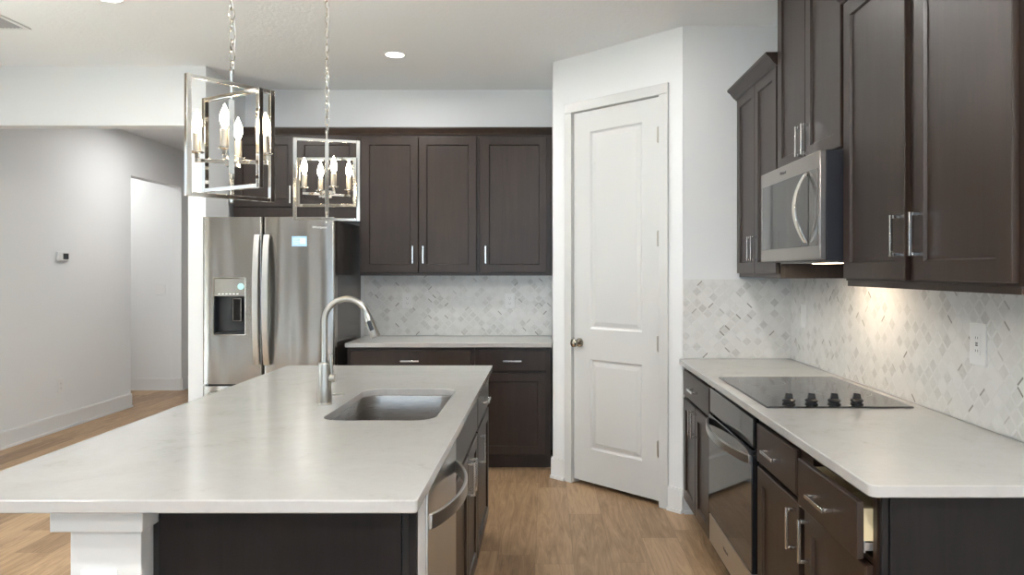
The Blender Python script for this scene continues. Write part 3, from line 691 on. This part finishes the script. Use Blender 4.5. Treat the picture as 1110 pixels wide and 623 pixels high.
# ------------------------------------------------------------------ pendants
def pendant(loc, a_tall, a_mid, a_short, a_arm, label):
    x, y = loc
    r = thing('pendant_light', label, 'pendant light', (x, y, 0), 0, 'lantern pendants over the island')
    def frame(name, ang, hw, z0, z1, w=.0155):
        d_ = Vector((math.cos(ang), math.sin(ang), 0)); n_ = Vector((-d_.y, d_.x, 0)); b = MB(); q = w/2
        def br(s0, s1, za, zb): 
            b.loft([[d_*s0+n_*q*e+Vector((0, 0, z)) for e, z in ((-1, za), (1, za), (1, zb), (-1, zb))], [d_*s1+n_*q*e+Vector((0, 0, z)) for e, z in ((-1, za), (1, za), (1, zb), (-1, zb))]])
        br(-hw, -hw+w, z0, z1); br(hw-w, hw, z0, z1); br(-hw+w, hw-w, z0, z0+w*.8); br(-hw+w, hw-w, z1-w*.8, z1)
        b.build(name, M['polished'], r, bevel=.001)
    frame('outer_frame', a_tall, .143, 1.632, 1.996); frame('middle_frame', a_mid, .140, 1.660, 1.962); frame('inner_frame', a_short, .134, 1.694, 1.914)
    MB().lathe([(.001, 1.618), (.005, 1.622), (.006, 1.630), (.0048, 1.632), (.0048, 2.02), (.007, 2.024), (.007, 2.036), (.001, 2.038)], seg=14).build('stem', M['polished'], r)
    MB().box(-.017, .017, -.017, .017, 1.733, 1.766).build('hub', M['polished'], r, bevel=.0015, rot=Matrix.Rotation(a_arm, 4, 'Z'))
    for k in range(4):
        a = a_arm+k*PI/2; c_, s_ = math.cos(a), math.sin(a); px, py = .10*c_, .10*s_
        b = MB(); b.bar((.016*c_, .016*s_, 1.749), (.106*c_, .106*s_, 1.749), .011); b.bar((px, py, 1.7545), (px, py, 1.772), .011)
        ar = b.build('arm', M['polished'], r, bevel=.0008)
        MB().lathe([(.001, 1.771), (.015, 1.771), (.020, 1.774), (.020, 1.777), (.001, 1.777)], (px, py, 0), seg=20).build('cup', M['polished'], ar)
        MB().lathe([(.001, 1.777), (.0115, 1.777), (.0115, 1.832), (.001, 1.832)], (px, py, 0), seg=16).build('candle_sleeve', M['sleeve'], ar)
        MB().lathe([(.005, 1.832), (.0065, 1.838), (.0120, 1.850), (.0138, 1.861), (.0124, 1.876), (.0080, 1.890), (.0034, 1.900), (.001, 1.907)], (px, py, 0), seg=18).build('bulb', M['bulb'], ar)
    ch = MB(); z = 2.045; k = 0
    while z < H-.045:
        ax = Vector((1, 0, 0)) if k % 2 else Vector((0, 1, 0)); ln, wd = .020, .0085; L_ = []
        for j in range(17):
            a = 2*PI*j/16; L_.append(ax*wd*math.cos(a)+Vector((0, 0, z+ln*math.sin(a))))
        ch.tube(L_, .0019, 6, cap=False); z += .0325; k += 1
    ch.build('chain', M['polished'], r)
    MB().tube([(.004, .003, 2.03), (.010, .004, 2.15), (-.006, .003, 2.32), (.008, -.003, 2.55), (0, 0, H-.02)], .0015, 6).build('cord', M['white'], r)
    MB().lathe([(.001, H-.0005), (.062, H-.0005), (.062, H-.012), (.050, H-.022), (.010, H-.026), (.008, H-.040), (.001, H-.040)], seg=32).build('canopy', M['polished'], r)
R = math.radians
pendant((-.98, 2.30), R(51), R(149), R(113), R(12), 'nearer lantern pendant of polished nickel frames, larger in view, left over the island')
pendant((-.98, 3.30), R(17), R(106.5), R(0), R(33), 'farther lantern pendant of polished nickel frames hanging in front of the fridge cabinets')
# ------------------------------------------------------------------ ceiling fixtures
def downlight(x, y, label, power=None):
    r = thing('downlight', label, 'ceiling light', (x, y, H), 0, 'recessed ceiling lights')
    MB().lathe([(.058, -.0005), (.078, -.0005), (.078, -.004), (.070, -.007), (.058, -.004), (.058, -.0005)], seg=40, cap=False).build('trim_ring', M['trim'], r)
    MB().lathe([(.001, -.0008), (.058, -.0008), (.058, -.0036), (.001, -.0036)], seg=40).build('lens', M['lens'], r)
    area('downlight_beam', (x, y, H-.0045), (0, 0, 0), .112, .112, power or DOWN, (1, .985, .96), PI, 'DISK')
downlight(-.995, 4.855, 'recessed ceiling light in front of the back wall cabinets', DOWN*.42)
downlight(-2.276, 3.84, 'recessed ceiling light at the top edge left of the nearer pendant', DOWN*.55)
downlight(.256, 3.72, 'recessed ceiling light in front of the pantry door', DOWN*.17)
for x, y, lab in ((.25, .55, 'recessed ceiling light right of the camera'), (-2.90, .20, 'recessed ceiling light left of the island near the camera'), (-.90, -1.50, 'recessed ceiling light behind the camera')):  # extra downlights out of view, added to brighten the room
    downlight(x, y, lab, DOWN*1.5)
downlight(-5.2, 8.2, 'recessed ceiling light in the side hall', DOWN*.33); downlight(-3.4, 7.2, 'recessed ceiling light in the hall behind the header', DOWN*.5)  # hidden downlights added to brighten the hall walls
v = thing('ceiling_vent', 'square air vent in the ceiling at upper left', 'vent', (-3.205, 4.16, H))
MB().box(-.18, .18, .150, .178, -.008, -.0005).box(-.18, .18, -.178, -.150, -.008, -.0005).box(-.18, -.152, -.150, .150, -.008, -.0005).box(.152, .18, -.150, .150, -.008, -.0005).build('frame', M['trim'], v, bevel=.002)
MB().box(-.152, .152, -.15, .15, -.0018, -.0006).build('backing', M['ventdark'], v, smooth=False)
sl = MB()
for k in range(14):
    x = -.145+.0222*k; sl.loft([[(x, yy, -.0075), (x+.013, yy, -.0020), (x+.014, yy, -.0024), (x+.001, yy, -.0079)] for yy in (-.150, .150)])
sl.build('louvres', M['vent'], v, smooth=False)
# ------------------------------------------------------------------ wall plates
def plate(name, label, cat, loc, rz, w, h, kind, group=None):
    r = thing(name, label, cat, loc, rz, group)
    MB().box(-w/2, w/2, -.006, -.0003, -h/2, h/2).build('cover_plate', M['white'], r, bevel=.002)
    if kind == 'outlet':
        for e in (-1, 1):
            rc = MB().loft([rrect(-.017, .017, -.014, .014, .010, -.0061), rrect(-.017, .017, -.014, .014, .010, -.0080)])
            bmesh.ops.transform(rc.bm, matrix=Matrix(((1, 0, 0, 0), (0, 0, 1, 0), (0, 1, 0, e*.0195), (0, 0, 0, 1))), verts=rc.bm.verts[:])
            s_ = rc.build('socket', M['white'], r)
            MB().box(-.008, -.006, -.0084, -.0079, e*.0195-.002, e*.0195+.007).box(.006, .008, -.0084, -.0079, e*.0195-.002, e*.0195+.006).box(-.002, .002, -.0084, -.0079, e*.0195-.010, e*.0195-.006).build('slots', M['slot'], s_, smooth=False)
    elif kind == 'gfci':
        s_ = MB().box(-.0165, .0165, -.0085, -.0061, -.034, .034).build('socket', M['white'], r, bevel=.001)
        sl_ = MB()
        for e in (-1, 1): sl_.box(-.007, -.005, -.0089, -.0084, e*.021-.004, e*.021+.004).box(.005, .007, -.0089, -.0084, e*.021-.004, e*.021+.004)
        sl_.box(-.006, .006, -.0092, -.0084, -.006, -.001).box(-.006, .006, -.0092, -.0084, .001, .006)
        sl_.build('slots', M['slot'], s_, smooth=False)
    else:
        for k in range(kind):
            x = (k-(kind-1)/2)*.046
            MB().box(x-.0165, x+.0165, -.0085, -.0061, -.033, .033).build('rocker', M['white'], r, bevel=.0015)
    return r
plate('outlet', 'white outlet in the back wall tile nearer the fridge', 'outlet', (-1.087, 5.790, 1.172), 0, .08, .122, 'outlet')
plate('outlet', 'white outlet in the back wall tile nearer the pantry', 'outlet', (-.284, 5.790, 1.172), 0, .08, .122, 'outlet')
plate('light_switch', 'white switch plate in the right wall tile beyond the cooktop', 'switch', (1.420, 4.06, 1.158), -PI/2, .08, .13, 1)
plate('outlet', 'tall white outlet plate in the right wall tile under the near cabinet', 'outlet', (1.420, 2.42, 1.168), -PI/2, .09, .138, 'gfci')
plate('light_switch', 'white double switch plate on the side hall wall', 'switch', (-4.545, 8.70, 1.19), 0, .115, .125, 2)
plate('outlet', 'white outlet low on the left wall', 'outlet', (XL, 6.53, .39), PI/2, .075, .125, 'outlet')
plate('outlet', 'white outlet plate on the front of the island column', 'outlet', (-1.04, 1.72, .656), 0, .083, .116, 'outlet')
t = thing('thermostat', 'small white thermostat with dark screen on the left wall', 'thermostat', (XL, 6.55, 1.535), PI/2)
MB().box(-.073, .073, -.022, -.0003, -.040, .040).build('housing', M['white'], t, bevel=.005)
MB().box(-.012, .062, -.0232, -.0215, -.026, .026).build('screen', M['screen'], t, bevel=.001)
